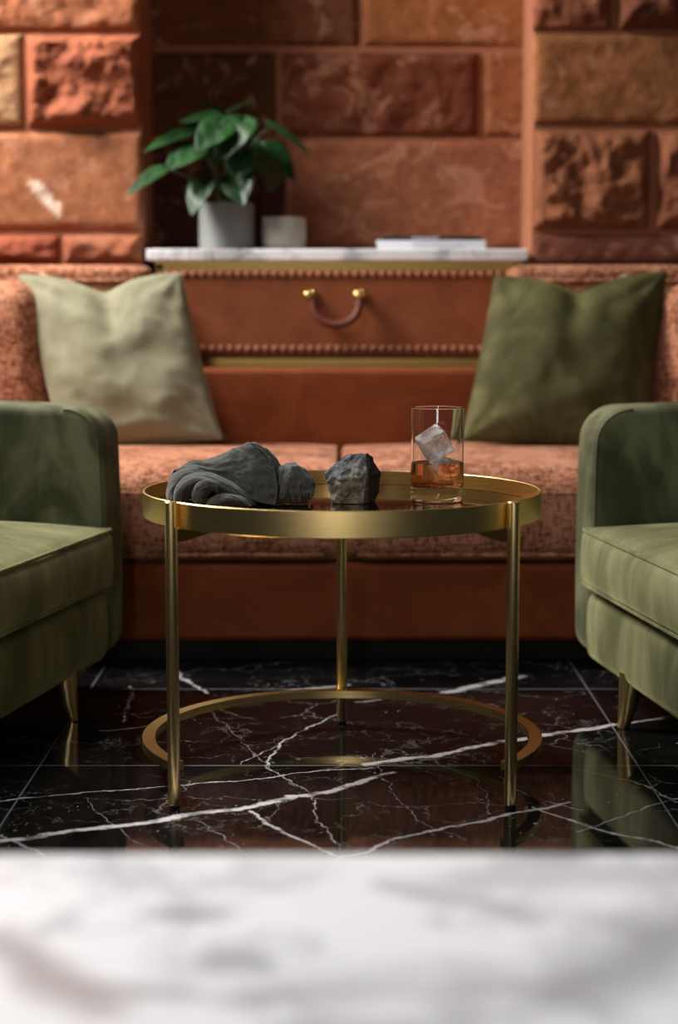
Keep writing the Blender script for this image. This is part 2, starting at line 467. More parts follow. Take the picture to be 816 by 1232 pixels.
L_rows = [(-700, -560, filler(-900, 172)), (-560, -420, filler(-900, 172)), (-420, -290, filler(-900, 172)), (-290, -170, filler(-900, 172)), (-170, -60, filler(-900, 172)),
  (-60, 38, filler(-900, -60)+[(-60, 172, .35, (186, 100, 64))]),
  (40, 154, filler(-900, -90)+[(-90, 27, .3, (202, 138, 100)), (32, 172, 1.0, (172, 86, 58))]),
  (158, 277, filler(-900, -140)+[(-140, 172, .06, (196, 112, 76))]),
  (281, 320, filler(-900, -60)+[(-60, 72, .7, (170, 80, 54)), (75, 172, .6, (184, 98, 68))]),
  (323, 440, filler(-900, -100)+[(-100, 60, 0, (186, 98, 64)), (60, 172, 1, (176, 88, 58))]),
  (440, 560, filler(-900, 172)), (560, 680, filler(-900, 172)), (680, 715, filler(-900, 172))]
stone_wall('wall_left', YW, rows_px(YW, L_rows), -2.5, XL, 0, 2.7, .30)
N_rows = [(-640, -520, filler(160, 650)), (-520, -400, filler(160, 650)), (-400, -290, filler(160, 650)), (-290, -180, filler(160, 650)), (-180, -70, filler(160, 650)),
  (-70, 56, [(160, 432, .12, (132, 68, 40)), (437, 650, .05, (176, 96, 54))]),  # leftmost blocks here and below coloured darker to deepen the pier's shadow
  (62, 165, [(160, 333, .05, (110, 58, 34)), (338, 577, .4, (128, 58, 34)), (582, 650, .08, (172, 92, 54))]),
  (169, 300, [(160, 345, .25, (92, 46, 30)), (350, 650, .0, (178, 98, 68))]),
  (303, 420, filler(160, 650)), (420, 540, filler(160, 650)), (540, 660, filler(160, 650)), (660, 692, filler(160, 650))]
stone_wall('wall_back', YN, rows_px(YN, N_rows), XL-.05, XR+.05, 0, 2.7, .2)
R_rows = [(-700, -560, filler(640, 1700)), (-560, -420, filler(640, 1700)), (-420, -290, filler(640, 1700)), (-290, -170, filler(640, 1700)), (-170, -60, filler(640, 1700)),
  (-60, 37, [(640, 738, .6, (160, 82, 56)), (742, 900, .9, (128, 64, 44))]+filler(900, 1700)),
  (40, 151, [(640, 930, .08, (172, 98, 58))]+filler(930, 1700)),
  (155, 277, [(640, 784, .8, (168, 92, 62)), (789, 960, .9, (160, 86, 60))]+filler(960, 1700)),
  (281, 322, [(640, 860, .2, (140, 72, 54))]+filler(860, 1700)),
  (325, 440, filler(640, 1700)), (440, 560, filler(640, 1700)), (560, 680, filler(640, 1700)), (680, 715, filler(640, 1700))]
stone_wall('wall_right', YW, rows_px(YW, R_rows), XR, 2.5, 0, 2.7, .30)

# ------------------------------------------------------------------ white marble table in the foreground
def front_marble():
    m, c = white_marble('white_marble_slab', .5, k=1.0)
    co = m.vm('ADD', m.co(), m.vm('SCALE', m.vm('SUBTRACT', m.n('ShaderNodeTexNoise', i_Scale=9.0, i_Vector=m.co()).outputs['Color'], (.5, .5, .5)), scale=.06))
    co = m.vm('MULTIPLY', co, (1, 1, 0)); zt = TZ
    def blob(u, v, ru, col, s, u2=None, v2=None):
        nonlocal c
        a = G(u, v, zt); b = G(u2 if u2 is not None else u+20, v2 if v2 is not None else v, zt); a.z = b.z = 0
        c = m.mix(m.rng(seg_dist(m, co, a, b), 0, ru, s, 0, True), c, lin(col))
    blob(205, 1092, .020, (120, 120, 126), .6, 265, 1098); blob(250, 1163, .022, (120, 122, 126), .65, 300, 1160)
    blob(-20, 1135, .028, (128, 112, 106), .65, 110, 1210); blob(470, 1060, .022, (130, 130, 138), .5, 620, 1110)
    blob(690, 1200, .06, (110, 110, 116), .6, 860, 1100); blob(560, 1060, .05, (150, 150, 156), .5, 830, 1050); blob(600, 1040, .02, (120, 120, 126), .4, 700, 1030)
    b1 = m.rng(m.noise(13, 4, .6, dist=.6), .50, .68, 0, .5, True); c = m.mix(b1, c, lin((158, 158, 164)))
    m.p(col=c, rough=.42, spec=.4)
    return m
TY = 1.16; TZ = P(408, 1026, TY).z
ft = tag(empty('marble_table', (0, .78, 0)), 'white marble slab table filling the blurred foreground below the picture', 'table')
mb = MB(); mb.rbox(-.62, .62, .36-.78, TY-.78, TZ-.03, TZ, .004, k=3, mseg=4)
top = mb.build('tabletop', front_marble(), ft)
top.data.transform(Matrix.Translation((0, .78, 0))); top.location = (0, -.78, 0)
mb = MB(); mb.rbox(-.34, .34, -.18, .18, .02, TZ-.0305, .006, k=3, mseg=3); mb.build('pedestal', M['wmarble'], ft)
mb = MB(); mb.rbox(-.40, .40, -.22, .22, 0, .0195, .004, k=3, mseg=3); mb.build('foot_plate', M['black'], ft)

# ------------------------------------------------------------------ brass tray table
TX, TD, TR, TH, AL = .0045, 2.43, .28, .411, .887
FLR = .389; RB = .376   # tray bottom and lower edge of its rim
t = tag(empty('tray_table', (TX, TD, 0)), 'round brushed brass tray side table on three rod legs with an open floor ring', 'table')
mb = MB(); mb.lathe([(TR-.0032, FLR+.0005), (TR-.0032, TH-.0006), (TR-.0026, TH), (TR-.0006, TH), (TR, TH-.0006), (TR, RB+.001), (TR-.001, RB), (TR-.0032, RB), (TR-.0036, FLR-.0045), (.02, FLR-.0045)], n=160)
mb.build('tray_rim', M['brass'], t, angle=40)
mb = MB(); mb.lathe([(0, FLR-.0028), (TR-.0034, FLR-.0028), (TR-.0034, FLR), (0, FLR)], n=128)
o = mb.build('tray_mirror', M['tray'], t, angle=30); o['label'] = 'dark bronze mirrored tray bottom'
RL = TR+.0095
def on(a, r, z=0): return Vector((r*sin(a), -r*cos(a), z))
for a, top_z in ((-AL, TH+.0015), (AL, TH+.0015), (pi, TH-.002)):
    c = on(a, RL)
    mb = MB(); mb.lathe([(0, .006), (.0078, .006), (.0082, .0065), (.0082, top_z-.0008), (.0074, top_z), (0, top_z)], c=c, n=32)
    lg = mb.build('leg', M['brass_rod'], t, angle=40)
    mb = MB(); mb.lathe([(0, 0), (.0066, 0), (.0072, .001), (.0072, .0062), (0, .0062)], c=c, n=24)
    f = mb.build('foot_pad', M['black'], lg, angle=40); f['label'] = 'black rubber foot'
    # flat bracket bar under the tray, running inwards from the leg
    mb = MB(); d = Vector((-sin(a), cos(a), 0)); s = Vector((d.y, -d.x, 0))
    L = .085
    pr = [(-.004, RB-.001), (.012, RB-.001), (.012, FLR-.0045), (L, FLR-.0045), (L, RB-.004), (.02, RB-.017), (-.004, RB-.017)]
    v = []; n = len(pr)
    for w in (-.004, .004):
        for (q, z) in pr: v.append(c+d*q+s*w+Vector((0, 0, z)))
    mb.add(v, [tuple(range(n))[::-1], tuple(range(n, 2*n))]+[(i, (i+1) % n, n+(i+1) % n, n+i) for i in range(n)])
    mb.build('bracket', M['brass_old'], t, sm=False)
a0 = AL+.035-pi/2; a1 = (2*pi-AL)-.035-pi/2
zr = .051; ro, ri = TR+.0055, TR-.0125
mb = MB(); prof = [(ri, zr-.0035), (ro, zr-.0035), (ro, zr+.0085), (ri, zr+.0085), (ri, zr-.0035)]
mb.lathe(prof, n=140, a0=a0, a1=a1)
mb.add([(r*cos(a), r*sin(a), z) for a in (a0, a1) for r, z in prof[:4]], [(0, 1, 2, 3), (7, 6, 5, 4)])
ring = mb.build('floor_ring', M['brass'], t, sm=True, angle=35)

# ------------------------------------------------------------------ whisky glass, whisky, ice
GC = Vector(((525.5-408)/F_PX*2.47*1.01, 2.47, FLR+.0006))
GR, GH, GB, LZ = .0382, .1345, .0205, .0545
gm = Mat('clear_glass'); gm.p(col=(1, 1, 1), rough=0.0, trans=1.0, ior=1.47)
mb = MB()
prof = [(0, .0012), (.029, .0012), (.034, 0), (GR-.0015, .0006), (GR-.0002, .003), (GR, .008), (GR, .0095), (GR, .03), (GR, .08), (GR, GH-.004), (GR, GH-.0022), (GR, GH-.001), (GR-.0004, GH), (GR-.0012, GH), (GR-.0016, GH-.001), (GR-.0016, GH-.0022), (GR-.0016, GH-.004), (GR-.0017, .08), (GR-.0018, GB+.012), (GR-.0018, GB+.0075), (GR-.0018, GB+.006), (GR-.0030, GB+.0020), (GR-.007, GB), (0, GB)]
mb.lathe(prof, n=96)
g = mb.build('tumbler', gm, sm=True, angle=50); g.location = GC
tag(g, 'tall clear whisky tumbler with heavy glass base standing on the brass tray', 'glass')
wm = Mat('whisky'); wm.p(col=(.95, .40, .05), rough=0.0, trans=1.0, ior=1.35)
ab = wm.n('ShaderNodeVolumeAbsorption'); ab.inputs['Color'].default_value = (.96, .50, .03, 1); ab.inputs['Density'].default_value = 20
wm.b.inputs['Base Color'].default_value = (1, .86, .62, 1)
wm.nt.links.new(ab.outputs[0], wm.nt.nodes['Material Output'].inputs['Volume'])
mb = MB(); e = .0003
mb.lathe([(0, GB-e), (GR-.007, GB-e), (GR-.0030+e, GB+.0019), (GR-.0018+e, GB+.006), (GR-.0018+e, GB+.0075), (GR-.0018+e, LZ-.002), (GR-.0018+e, LZ+.0002), (GR-.0018+e, LZ+.0006), (GR-.0030, LZ), (GR-.0045, LZ), (0, LZ)], n=96)
w = mb.build('whisky', wm, sm=True, angle=50); w.location = GC
tag(w, 'amber whisky filling the lower part of the tumbler', 'drink')
im = Mat('clear_ice'); nn = im.noise(55, 4, .6); im.p(col=(.97, .985, 1), rough=im.rng(im.noise(90, 3), .4, .7, .0, .22), trans=im.rng(im.noise(45, 4, .6), .42, .6, .58, .94), ior=1.31); im.bump(nn, .5, .004)
def ice(name, loc, rot, s, seed):
    mb = MB(); mb.rbox(-s/2, s/2, -s/2, s/2, -s/2, s/2, .0045, k=4, mseg=10)
    mb.deform(lambda p: p*(1+.05*nz(p*60+Vector((seed, 0, 0)))+.10*nz(p*22+Vector((seed, 3, 0)))))
    o = mb.build(name, im); o.location = GC+Vector(loc); o.rotation_euler = rot; return o
tag(ice('ice_cube', (.0090, .004, GB+.0225), (0, .08, .35), .0350, 1.3), 'amber-tinted ice cube sunk in the whisky, lower of the two', 'ice')
tag(ice('ice_cube', (-.0030, -.002, LZ+.0262), (.25, -.58, .18), .0385, 7.7), 'clear tilted ice cube sticking up above the whisky', 'ice')

# ------------------------------------------------------------------ rock
def rock():
    Yc = 2.455
    pts = [(391, 571, -.012), (397, 566, .004), (405, 556, -.004), (418, 548, .002), (440, 546, .006), (447, 552, .020), (457, 569, .012), (458, 580, .020), (452, 603, .012),
           (446, 606, -.010), (440, 572, -.028), (402, 606, -.026), (436, 606, -.032), (395, 580, -.014), (430, 560, -.016), (412, 575, -.030), (401, 606, .022), (440, 606, .034), (398, 575, .026), (425, 550, .030), (450, 575, .034)]
    bm = bmesh.new(); o0 = Vector((P(425, 600, Yc).x, Yc, FLR+.0006)); zb = None
    for (u, v, dy) in pts:
        p = P(u, v, Yc); p.y += dy; p = p-o0
        p.z = max(p.z, 0) if v < 600 else 0.0
        bm.verts.new(p)
    r = bmesh.ops.convex_hull(bm, input=bm.verts)
    bmesh.ops.delete(bm, geom=[g_ for g_ in r['geom_interior'] if isinstance(g_, bmesh.types.BMVert)], context='VERTS')
    bmesh.ops.triangulate(bm, faces=bm.faces)
    for k in range(6): bmesh.ops.subdivide_edges(bm, edges=[e_ for e_ in bm.edges if e_.calc_length() > .0016], cuts=1, use_grid_fill=True); bmesh.ops.triangulate(bm, faces=bm.faces)
    bm.normal_update(); new = []
    for v in bm.verts:
        p = v.co; n1 = noise.fractal(p*55, .9, 2.1, 5); r1 = noise.ridged_multi_fractal(p*38, .9, 2.1, 3, 1, 2); c1 = noise.voronoi(p*75)[0][0]
        d = .0020*n1+.0016*(r1-1)-.0030*c1+.0024
        q = p+v.normal*d
        if q.z < 0 or p.z < .0004: q.z = 0.0
        new.append(q)
    for v, q in zip(bm.verts, new): v.co = q
    m = Mat('dark_rock'); geo = m.n('ShaderNodeTexCoord'); s = m.n('ShaderNodeSeparateXYZ'); m.set(s.inputs[0], geo.outputs['Object'])
    # the paler fracture band along the foot of the stone
    zz = m.math('ADD', s.outputs[2], m.math('MULTIPLY', m.noise(40, 4), .018)); zz = m.math('SUBTRACT', zz, m.math('MULTIPLY', s.outputs[0], .54))
    front = m.math('MULTIPLY', m.rng(zz, .053, .058, 1, 0), m.rng(s.outputs[0], .019, .023, 1, 0))
    n1 = m.noise(120, 6, .7); n2 = m.noise(330, 5, .75)
    dark = m.mix(m.rng(n1, .38, .62), (.008, .009, .010), (.105, .112, .120)); pale = m.mix(m.rng(n1, .35, .62), (.045, .040, .026), (.20, .185, .13))
    side = m.rng(s.outputs[0], .013, .019, 0, 1)
    dark = m.mix(side, dark, m.mix(m.rng(n2, .4, .65), (.007, .006, .005), (.035, .026, .020)))
    m.p(col=m.mix(front, dark, pale), rough=.62, spec=.45); m.bump(m.math('ADD', n1, m.math('MULTIPLY', n2, .6)), .9, .003)
    me_o = bmo('rock', bm, m, sm=False); me_o.location = o0
    tag(me_o, 'rough dark grey stone chunk with paler base between napkin and tumbler', 'rock')
rock()

# ------------------------------------------------------------------ linen napkin
def cr(p0, p1, p2, p3, t):
    return .5*((2*p1)+(-p0+p2)*t+(2*p0-5*p1+4*p2-p3)*t*t+(-p0+3*p1-3*p2+p3)*t**3)
def resample(pts, n):
    out = []; m_ = len(pts)-1
    for i in range(n):
        x = m_*i/(n-1); k = min(int(x), m_-1); f = x-k
        g_ = lambda j: pts[max(0, min(m_, j))]
        out.append(cr(g_(k-1), g_(k), g_(k+1), g_(k+2), f))
    return out
def napkin():
    Yc = 2.42; base = FLR+.0008; org = Vector((P(285, 600, Yc).x, Yc, base))
    V = []; Fc = []; HV = []
    def patch(rows, nu=34, nv=60, wr=.0012, seed=0):
        R = [resample([Vector(((u-408)/F_PX*(Yc+dy), Yc+dy, P(u, v, Yc+dy).z)) for (u, v, dy) in r], nv) for r in rows]
        cols = [resample([R[i][j] for i in range(len(R))], nu) for j in range(nv)]
        b = len(V)
        for j in range(nv):
            for i in range(nu):
                p = cols[j][i]; q = p*30+Vector((seed, 0, 0))
                du = cols[j][min(nu-1, i+1)]-cols[j][max(0, i-1)]; dv = cols[min(nv-1, j+1)][i]-cols[max(0, j-1)][i]
                nn_ = du.cross(dv)
                nn_ = nn_.normalized() if nn_.length > 1e-12 else Vector((0, -1, 0))
                dd = Vector((q.x*1.0+q.z*.8, q.y, q.z*1.7-q.x*.7))
                a = noise.ridged_multi_fractal(dd, .8, 2.1, 4, 1, 2)-1
                ui = i/(nu-1); vj = j/(nv-1); fold = noise.ridged_multi_fractal(Vector((vj*2.2+ui*2.0+seed, ui*5.0-vj*3.0, seed)), .9, 2.1, 2, 1, 2)-1
                p = p+nn_*(a*wr*.8+fold*wr*2.6+nz(q*.8)*wr*1.4+nz(q*4)*wr*.3)+Vector((nz(q*1.3), 0, nz(q*1.7+Vector((9, 9, 9)))))*wr
                if seed in (1, 18): p = p+nn_*(.0008*sin(ui*70+3*sin(ui*9))*smooth(.84, .97, vj if seed == 1 else 1))
                p.z = max(p.z, base+.0012)
                V.append(p-org)
        for j in range(nv-1):
            for i in range(nu-1):
                a = b+j*nu+i; Fc.append((a, a+1, a+nu+1, a+nu))
    # A: big flap: back skirt -> top ridge -> front slope -> lower edge; columns run left to right
    patch([
        [(204, 605, .055), (225, 608, .068), (255, 606, .075), (280, 604, .08), (300, 604, .075), (312, 604, .06), (330, 606, .04)],
        [(202, 585, .035), (222, 572, .045), (250, 565, .05), (276, 556, .055), (296, 546, .05), (306, 544, .04), (332, 574, .030)],
        [(205, 571, .012), (224, 558, .018), (249, 553, .022), (274, 544, .020), (290, 537.5, .018), (301, 531.5, .012), (324, 552, .010)],
        [(214, 566, .000), (236, 562, .002), (257, 562, .002), (282, 553, .000), (297, 547, .000), (311, 546, .000), (329, 562, -.001)],
        [(224, 572, -.008), (246, 572, -.006), (268, 571, -.004), (288, 568, -.010), (303, 566, -.012), (318, 566, -.010), (332, 575, -.009)],
        [(236, 580, -.004), (256, 583, -.002), (278, 584, -.006), (294, 584, -.016), (308, 585, -.019), (320, 587, -.018), (333.5, 590, -.015)],
        [(250, 590, .004), (264, 592, .0), (280, 594, -.004), (296, 598, -.018), (309, 603, -.023), (320, 606, -.023), (331, 609, -.020)]], 80, 120, .0012, 1)
    # rounded left shoulder rolling to the front
    patch([
        [(224, 609, .060), (212, 600, .055), (208, 585, .045), (216, 572, .035), (236, 562, .020)],
        [(208, 609, .040), (201, 598, .030), (202, 580, .022), (212, 566, .014), (236, 560, .006)],
        [(206, 610, .012), (200.5, 598, .004), (203, 582, -.004), (215, 569, -.008), (238, 563, -.006)],
        [(212, 611, -.012), (207, 598, -.016), (211, 584, -.020), (224, 573, -.018), (248, 568, -.010)],
        [(222, 611, -.004), (217, 600, -.006), (221, 588, -.006), (234, 578, -.004), (256, 574, .004)]], 50, 50, .0004, 4)
    # B: second, lower roll sweeping left to right in front
    patch([
        [(226, 610, .010), (222, 594, .006), (230, 578, .004), (246, 574, .004), (264, 580, .002), (282, 590, .000), (300, 600, .004), (306, 609, .004)],
        [(214, 611, -.010), (210, 592, -.014), (219, 575, -.012), (242, 568, -.012), (266, 574, -.014), (286, 586, -.014), (302, 598, -.010), (309, 610, -.008)],
        [(211, 611, -.026), (209, 594, -.030), (220, 579, -.032), (243, 572, -.030), (266, 579, -.032), (284, 590, -.030), (298, 601, -.024), (304, 611, -.020)],
        [(218, 611, -.032), (217, 597, -.038), (226, 584, -.042), (245, 578, -.042), (263, 585, -.040), (280, 595, -.036), (293, 603, -.030), (298, 611, -.026)],
        [(226, 611, -.022), (226, 600, -.026), (233, 590, -.028), (246, 584, -.028), (260, 590, -.028), (276, 598, -.026), (288, 606, -.022), (292, 611, -.018)]], 60, 110, .0006, 9)
    # C: inner rolled tongue with a dark hollow
    patch([
        [(236, 611, -.010), (232, 598, -.016), (236, 586, -.020), (246, 580, -.020), (256, 586, -.014)],
        [(236, 611, -.036), (231, 597, -.042), (236, 583, -.045), (248, 577, -.043), (259, 583, -.036)],
        [(244, 611, -.048), (240, 600, -.052), (243, 590, -.052), (252, 585, -.050), (262, 590, -.044)],
        [(252, 611, -.040), (248, 602, -.044), (250, 595, -.044), (256, 592, -.042), (264, 596, -.038)]], 30, 36, .0008, 12)
    patch([
        [(240, 606, -.030), (258, 596, -.036), (276, 594, -.036), (292, 599, -.030), (302, 608, -.022)],
        [(242, 610, -.046), (258, 600, -.052), (276, 597, -.052), (290, 602, -.046), (300, 611, -.036)],
        [(250, 611.5, -.050), (262, 606, -.058), (276, 603, -.058), (286, 606, -.052), (294, 611.5, -.044)],
        [(258, 611.5, -.046), (266, 609, -.050), (276, 608, -.050), (284, 609, -.048), (290, 611.5, -.044)]], 26, 50, .0008, 15)
    # D: under layer of the hem seen behind the flap's right edge
    patch([
        [(297, 536, .034), (321, 547, .034), (336, 565, .032), (341, 586, .028), (341, 606, .020)],
        [(303, 533, .026), (325, 545, .026), (338, 565, .024), (342, 585, .020), (341, 607, .012)],
        [(304, 534, .019), (325, 547, .018), (337, 567, .016), (340, 587, .010), (339, 608, .002)],
        [(294, 545, .010), (310, 558, .012), (322, 574, .010), (326, 590, .006), (328, 608, .000)]], 16, 60, .0010, 18)
    # E: right lobe
    patch([
        [(330, 606, .040), (340, 585, .050), (352, 578, .055), (366, 584, .055), (374, 600, .045)],
        [(328, 600, .020), (336, 568, .030), (350, 560, .034), (364, 568, .036), (376, 588, .030)],
        [(328, 596, .004), (335, 563, .010), (350, 557.5, .014), (365, 566, .016), (377.5, 586, .014)],
        [(330, 600, -.008), (338, 572, -.006), (352, 566, -.004), (366, 573, -.002), (378, 592, .002)],
        [(332, 604, -.012), (342, 588, -.014), (354, 584, -.012), (366, 588, -.010), (376, 598, -.006)],
        [(334, 607, -.006), (344, 603, -.010), (354, 602, -.010), (364, 602, -.008), (373, 603, -.002)],
        [(336, 608, .012), (344, 607, .010), (354, 606, .010), (364, 606, .010), (370, 606, .014)]], 60, 70, .0018, 22)
    m = Mat('charcoal_linen')
    wv = m.noise(1, 3, .7, co=m.map((500, 200, 1100))); wh = m.noise(1, 3, .7, co=m.map((1100, 500, 220)))
    s = m.math('ADD', m.math('MULTIPLY', wv, .5), m.math('MULTIPLY', wh, .5))
    m.p(col=m.mix(m.rng(s, .35, .65), (.022, .023, .020), (.100, .102, .088)), rough=.9, spec=.15, sheen=.25, sheenr=.5); m.bump(m.math('ADD', s, m.math('MULTIPLY', m.noise(110, 4, .6), 1.3)), .6, .0015)
    o = mk('napkin', V, Fc, m); o.location = org
    mod(o, 'SOLIDIFY', thickness=.0014, offset=0)
    tag(o, 'crumpled charcoal linen napkin lying on the left of the brass tray', 'napkin')
    # stitched hem ribs along the flap edge
    hem = resample([Vector((P(u, v, Yc+dy).x, Yc+dy, P(u, v, Yc+dy).z)) for (u, v, dy) in [(302, 533, .008), (316, 543, .002), (326, 556, -.003), (331, 570, -.008), (333.3, 590, -.0155), (331, 608, -.0205)]], 40)
    mb = MB(); mb.tube([q-org for q in hem], .0011, n=8); h = mb.build('hem', m, o); h['label'] = 'rolled hem edge of the napkin'
napkin()

# ------------------------------------------------------------------ sofa
YS = G(408, 801).y; B0 = P(408, 772, YS).z; B1 = P(408, 676, YS).z
SY = YS
YB = 3.80           # front of the low back panel
s = tag(empty('sofa', (0, SY, 0)), 'long terracotta chenille sofa with rust velvet base and low open middle back', 'sofa')
def loc(x, y, z): return (x, y-SY, z)
mb = MB(); mb.rbox(-1.25, 1.25, 0.05, .74, 0, B0-.0005, .004, k=2, mseg=3); mb.build('plinth', M['dark'], s)
mb = MB(); mb.rbox(-1.28, 1.28, 0, .735, B0, B1-.002, .014, k=4, mseg=10); mb.build('base', M['rust'], s)
def seat(x0, x1):
    zt = .368
    def fn(q, h):
        cx = 1-(q.x/h.x)**6; cy = 1-(abs(q.y)/h.y)**3.0
        if q.z > 0: q.z += .016*max(0, cx)*max(0, cy)
        if q.y < 0: q.y -= .008*max(0, 1-(q.z/h.z)**2)*max(0, cx)
        n_ = Vector((q.x*4, q.y*4, q.z*4+x0)); q.z += .003*nz(n_)*(1 if q.z > 0 else 0)
        return q
    mb = MB(); mb.rbox(x0, x1, -.012, YB-SY-.004, B1-.0015, zt, (.009, .045, .045), k=6, mseg=22, fn=fn)
    c = mb.build('seat_cushion', M['chen'], s)
    mb = MB()
    for (z, yy) in ((P(408, 593, SY-.01).z, -.0155), (P(408, 668, SY-.01).z, -.0075)):
        mb.tube([(x0+.03+(x1-x0-.06)*i/20, yy, z) for i in range(21)], .0035, n=8)
    mb.build('piping', M['chen'], c)
xm = P(408, 540, 3.4).x+.003
seat(-1.10, xm-.0012); seat(xm+.0012, 1.10)
# low leather-like middle back panel
zlow = P(408, 443, YB).z
bx0, bx1 = P(182, 330, 3.86).x, P(612, 330, 3.86).x
mb = MB(); mb.rbox(bx0+.002, bx1-.002, YB-SY, YB-SY+.07, B1, zlow, .014, k=5, mseg=12); mb.build('low_back', M['rust'], s)
ztop = P(408, 319, 3.87).z
for (x0, x1) in ((-1.25, bx0), (bx1, 1.25)):
    mb = MB(); mb.rbox(x0, x1, YB-SY+.005, YB-SY+.125, B1, ztop, (.03, .03, .022), k=5, mseg=14); f = mb.build('back_frame', M['chen'], s)
    mb = MB(); zz = P(408, 338, 3.80).z
    mb.tube([(x0+.03+(x1-x0-.05)*i/10, YB-SY+.004, zz) for i in range(11)], .004, n=8); mb.build('piping', M['chen'], f)
def back_cushion(x0, x1, zt):
    def fn(q, h):
        e = max(0, 1-(q.x/h.x)**4)*max(0, 1-(q.z/h.z)**4)
        q.y *= 1+.35*e
        q.x += (.018 if x0 > 0 else -.018)*(q.z/h.z)
        q.y += .05*(q.z/h.z)*.6
        return q
    mb = MB(); mb.rbox(x0, x1, .425, .535, .386, zt, (.05, .05, .05), k=6, mseg=16, fn=fn)
    return mb.build('back_cushion', M['chen'], s)
back_cushion(-1.09, P(56, 400, 3.66).x, P(408, 338, 3.70).z); back_cushion(P(790, 400, 3.66).x, 1.09, P(408, 341, 3.70).z)
for (x0, x1) in ((-1.28, -1.104), (1.104, 1.28)):
    mb = MB(); mb.rbox(x0, x1, -.005, .73, B1, .50, .05, k=6, mseg=10); mb.build('arm', M['chen'], s)

# ------------------------------------------------------------------ pillows
def pillow(name, corners, mat, thick=.075, dent=.0, seed=0, n=46, ears=.05, fold=.004):
    """corners TL, TR, BL, BR as (u, v, Y); a knife-edge pillow between the four corners"""
    TL, TR_, BL, BR = [P(*c) for c in corners]
    org = (BL+BR)/2; nrm = (TR_-TL).cross(BL-TL).normalized()
    if nrm.y > 0: nrm = -nrm
    front = []; back = []
    for i in range(n+1):
        for j in range(n+1):
            s_ = -1+2*i/n; t_ = -1+2*j/n
            # ease samples toward the rim
            s_ = sin(s_*pi/2)*.5+s_*.5; t_ = sin(t_*pi/2)*.5+t_*.5
            # sides bow inwards between the corners
            bs = ears*(1-t_*t_); bt = ears*(1-s_*s_)
            ss = s_*(1-bs); tt = t_*(1-bt)
            d = dent*math.exp(-(abs(s_)/.36)**1.5)*smooth(-.1, 1, t_)
            tt -= d*1.0
            x = (ss+1)/2; y = (tt+1)/2
            p = (TL*(1-x)+TR_*x)*y+(BL*(1-x)+BR*x)*(1-y)
            prof = (max(0, 1-s_**2)**.55)*(max(0, 1-t_**2)**.55)
            crease = .7*dent*math.exp(-(s_/.14)**2)*smooth(-.3, .8, t_)
            th = thick*prof*(1-crease*2.2)
            q = Vector((s_*2.2+seed, t_*2.2, seed))
            # gathers radiating from the corners
            rr = sqrt((1-abs(s_))**2+(1-abs(t_))**2); an = math.atan2(1-abs(t_), 1-abs(s_)+1e-6)
            wv = sin(an*9+seed*3+2*(s_ > 0))*math.exp(-(rr/.55)**2)*smooth(0, .25, rr)
            rf = noise.ridged_multi_fractal(Vector((s_*1.3+t_*.6+seed, t_*1.9-s_*.3, seed)), .8, 2, 3, 1, 2)-1
            w = fold*(wv*1.4+rf*1.6+nz(q)*1.5)*min(1, prof*2.2)
            edge = .0022
            front.append(p+nrm*(th+w+edge)-org); back.append(p-nrm*(th*.8+edge+abs(w)*.3)-org)
    m_ = n+1; V = front+back; Fc = []; K = m_*m_
    for i in range(n):
        for j in range(n):
            a = i*m_+j; Fc.append((a, a+m_, a+m_+1, a+1)); Fc.append((K+a, K+a+1, K+a+m_+1, K+a+m_))
    ring = [i*m_ for i in range(n)]+[n*m_+j for j in range(n)]+[i*m_+n for i in range(n, 0, -1)]+[j for j in range(n, 0, -1)]
    for k in range(len(ring)):
        a = ring[k]; b = ring[(k+1) % len(ring)]; Fc.append((a, K+a, K+b, b))
    e = empty(name, org)
    bm = bmesh.new(); vv = [bm.verts.new(p) for p in V]
    for q in Fc: bm.faces.new([vv[i] for i in q])
    c = bmo('pillow_cover', bm, mat, e)
    mb = MB(); mb.tube([(V[k]+V[K+k])/2 for k in ring], .0026, n=8, closed=True); mb.build('edge_seam', mat, e)
    return e
o = pillow('pillow', [(23, 331, 3.70), (217, 329, 3.70), (76, 545, 3.55), (266, 527, 3.55)], M['pillow_l'], .062, dent=.21, seed=1.7, ears=.02, fold=.0042)
tag(o, 'pale sage velvet pillow with a dented top leaning at the left end of the sofa', 'pillow')
o = pillow('pillow', [(596, 333, 3.70), (802, 327, 3.70), (556, 530, 3.55), (776, 548, 3.55)], M['pillow_g'], .060, dent=.21, seed=5.2, ears=.02, fold=.0025)
tag(o, 'dark olive green velvet pillow with a dented top at the right end of the sofa', 'pillow')
o = pillow('pillow', [(48, 327, 3.79), (178, 384, 3.78), (95, 545, 3.69), (272, 528, 3.66)], M['tan_linen'], .024, dent=.0, seed=3.1, n=24, ears=.03, fold=.001)
tag(o, 'tan linen pillow tucked behind the pale sage pillow, only its corners showing', 'pillow')
o = pillow('pillow', [(640, 392, 3.79), (754, 330, 3.79), (590, 530, 3.69), (780, 545, 3.69)], M['tan_linen'], .022, dent=.0, seed=8.1, n=24, ears=.0, fold=.001)
tag(o, 'tan linen pillow tucked behind the dark olive pillow, only its tip and edge showing', 'pillow')

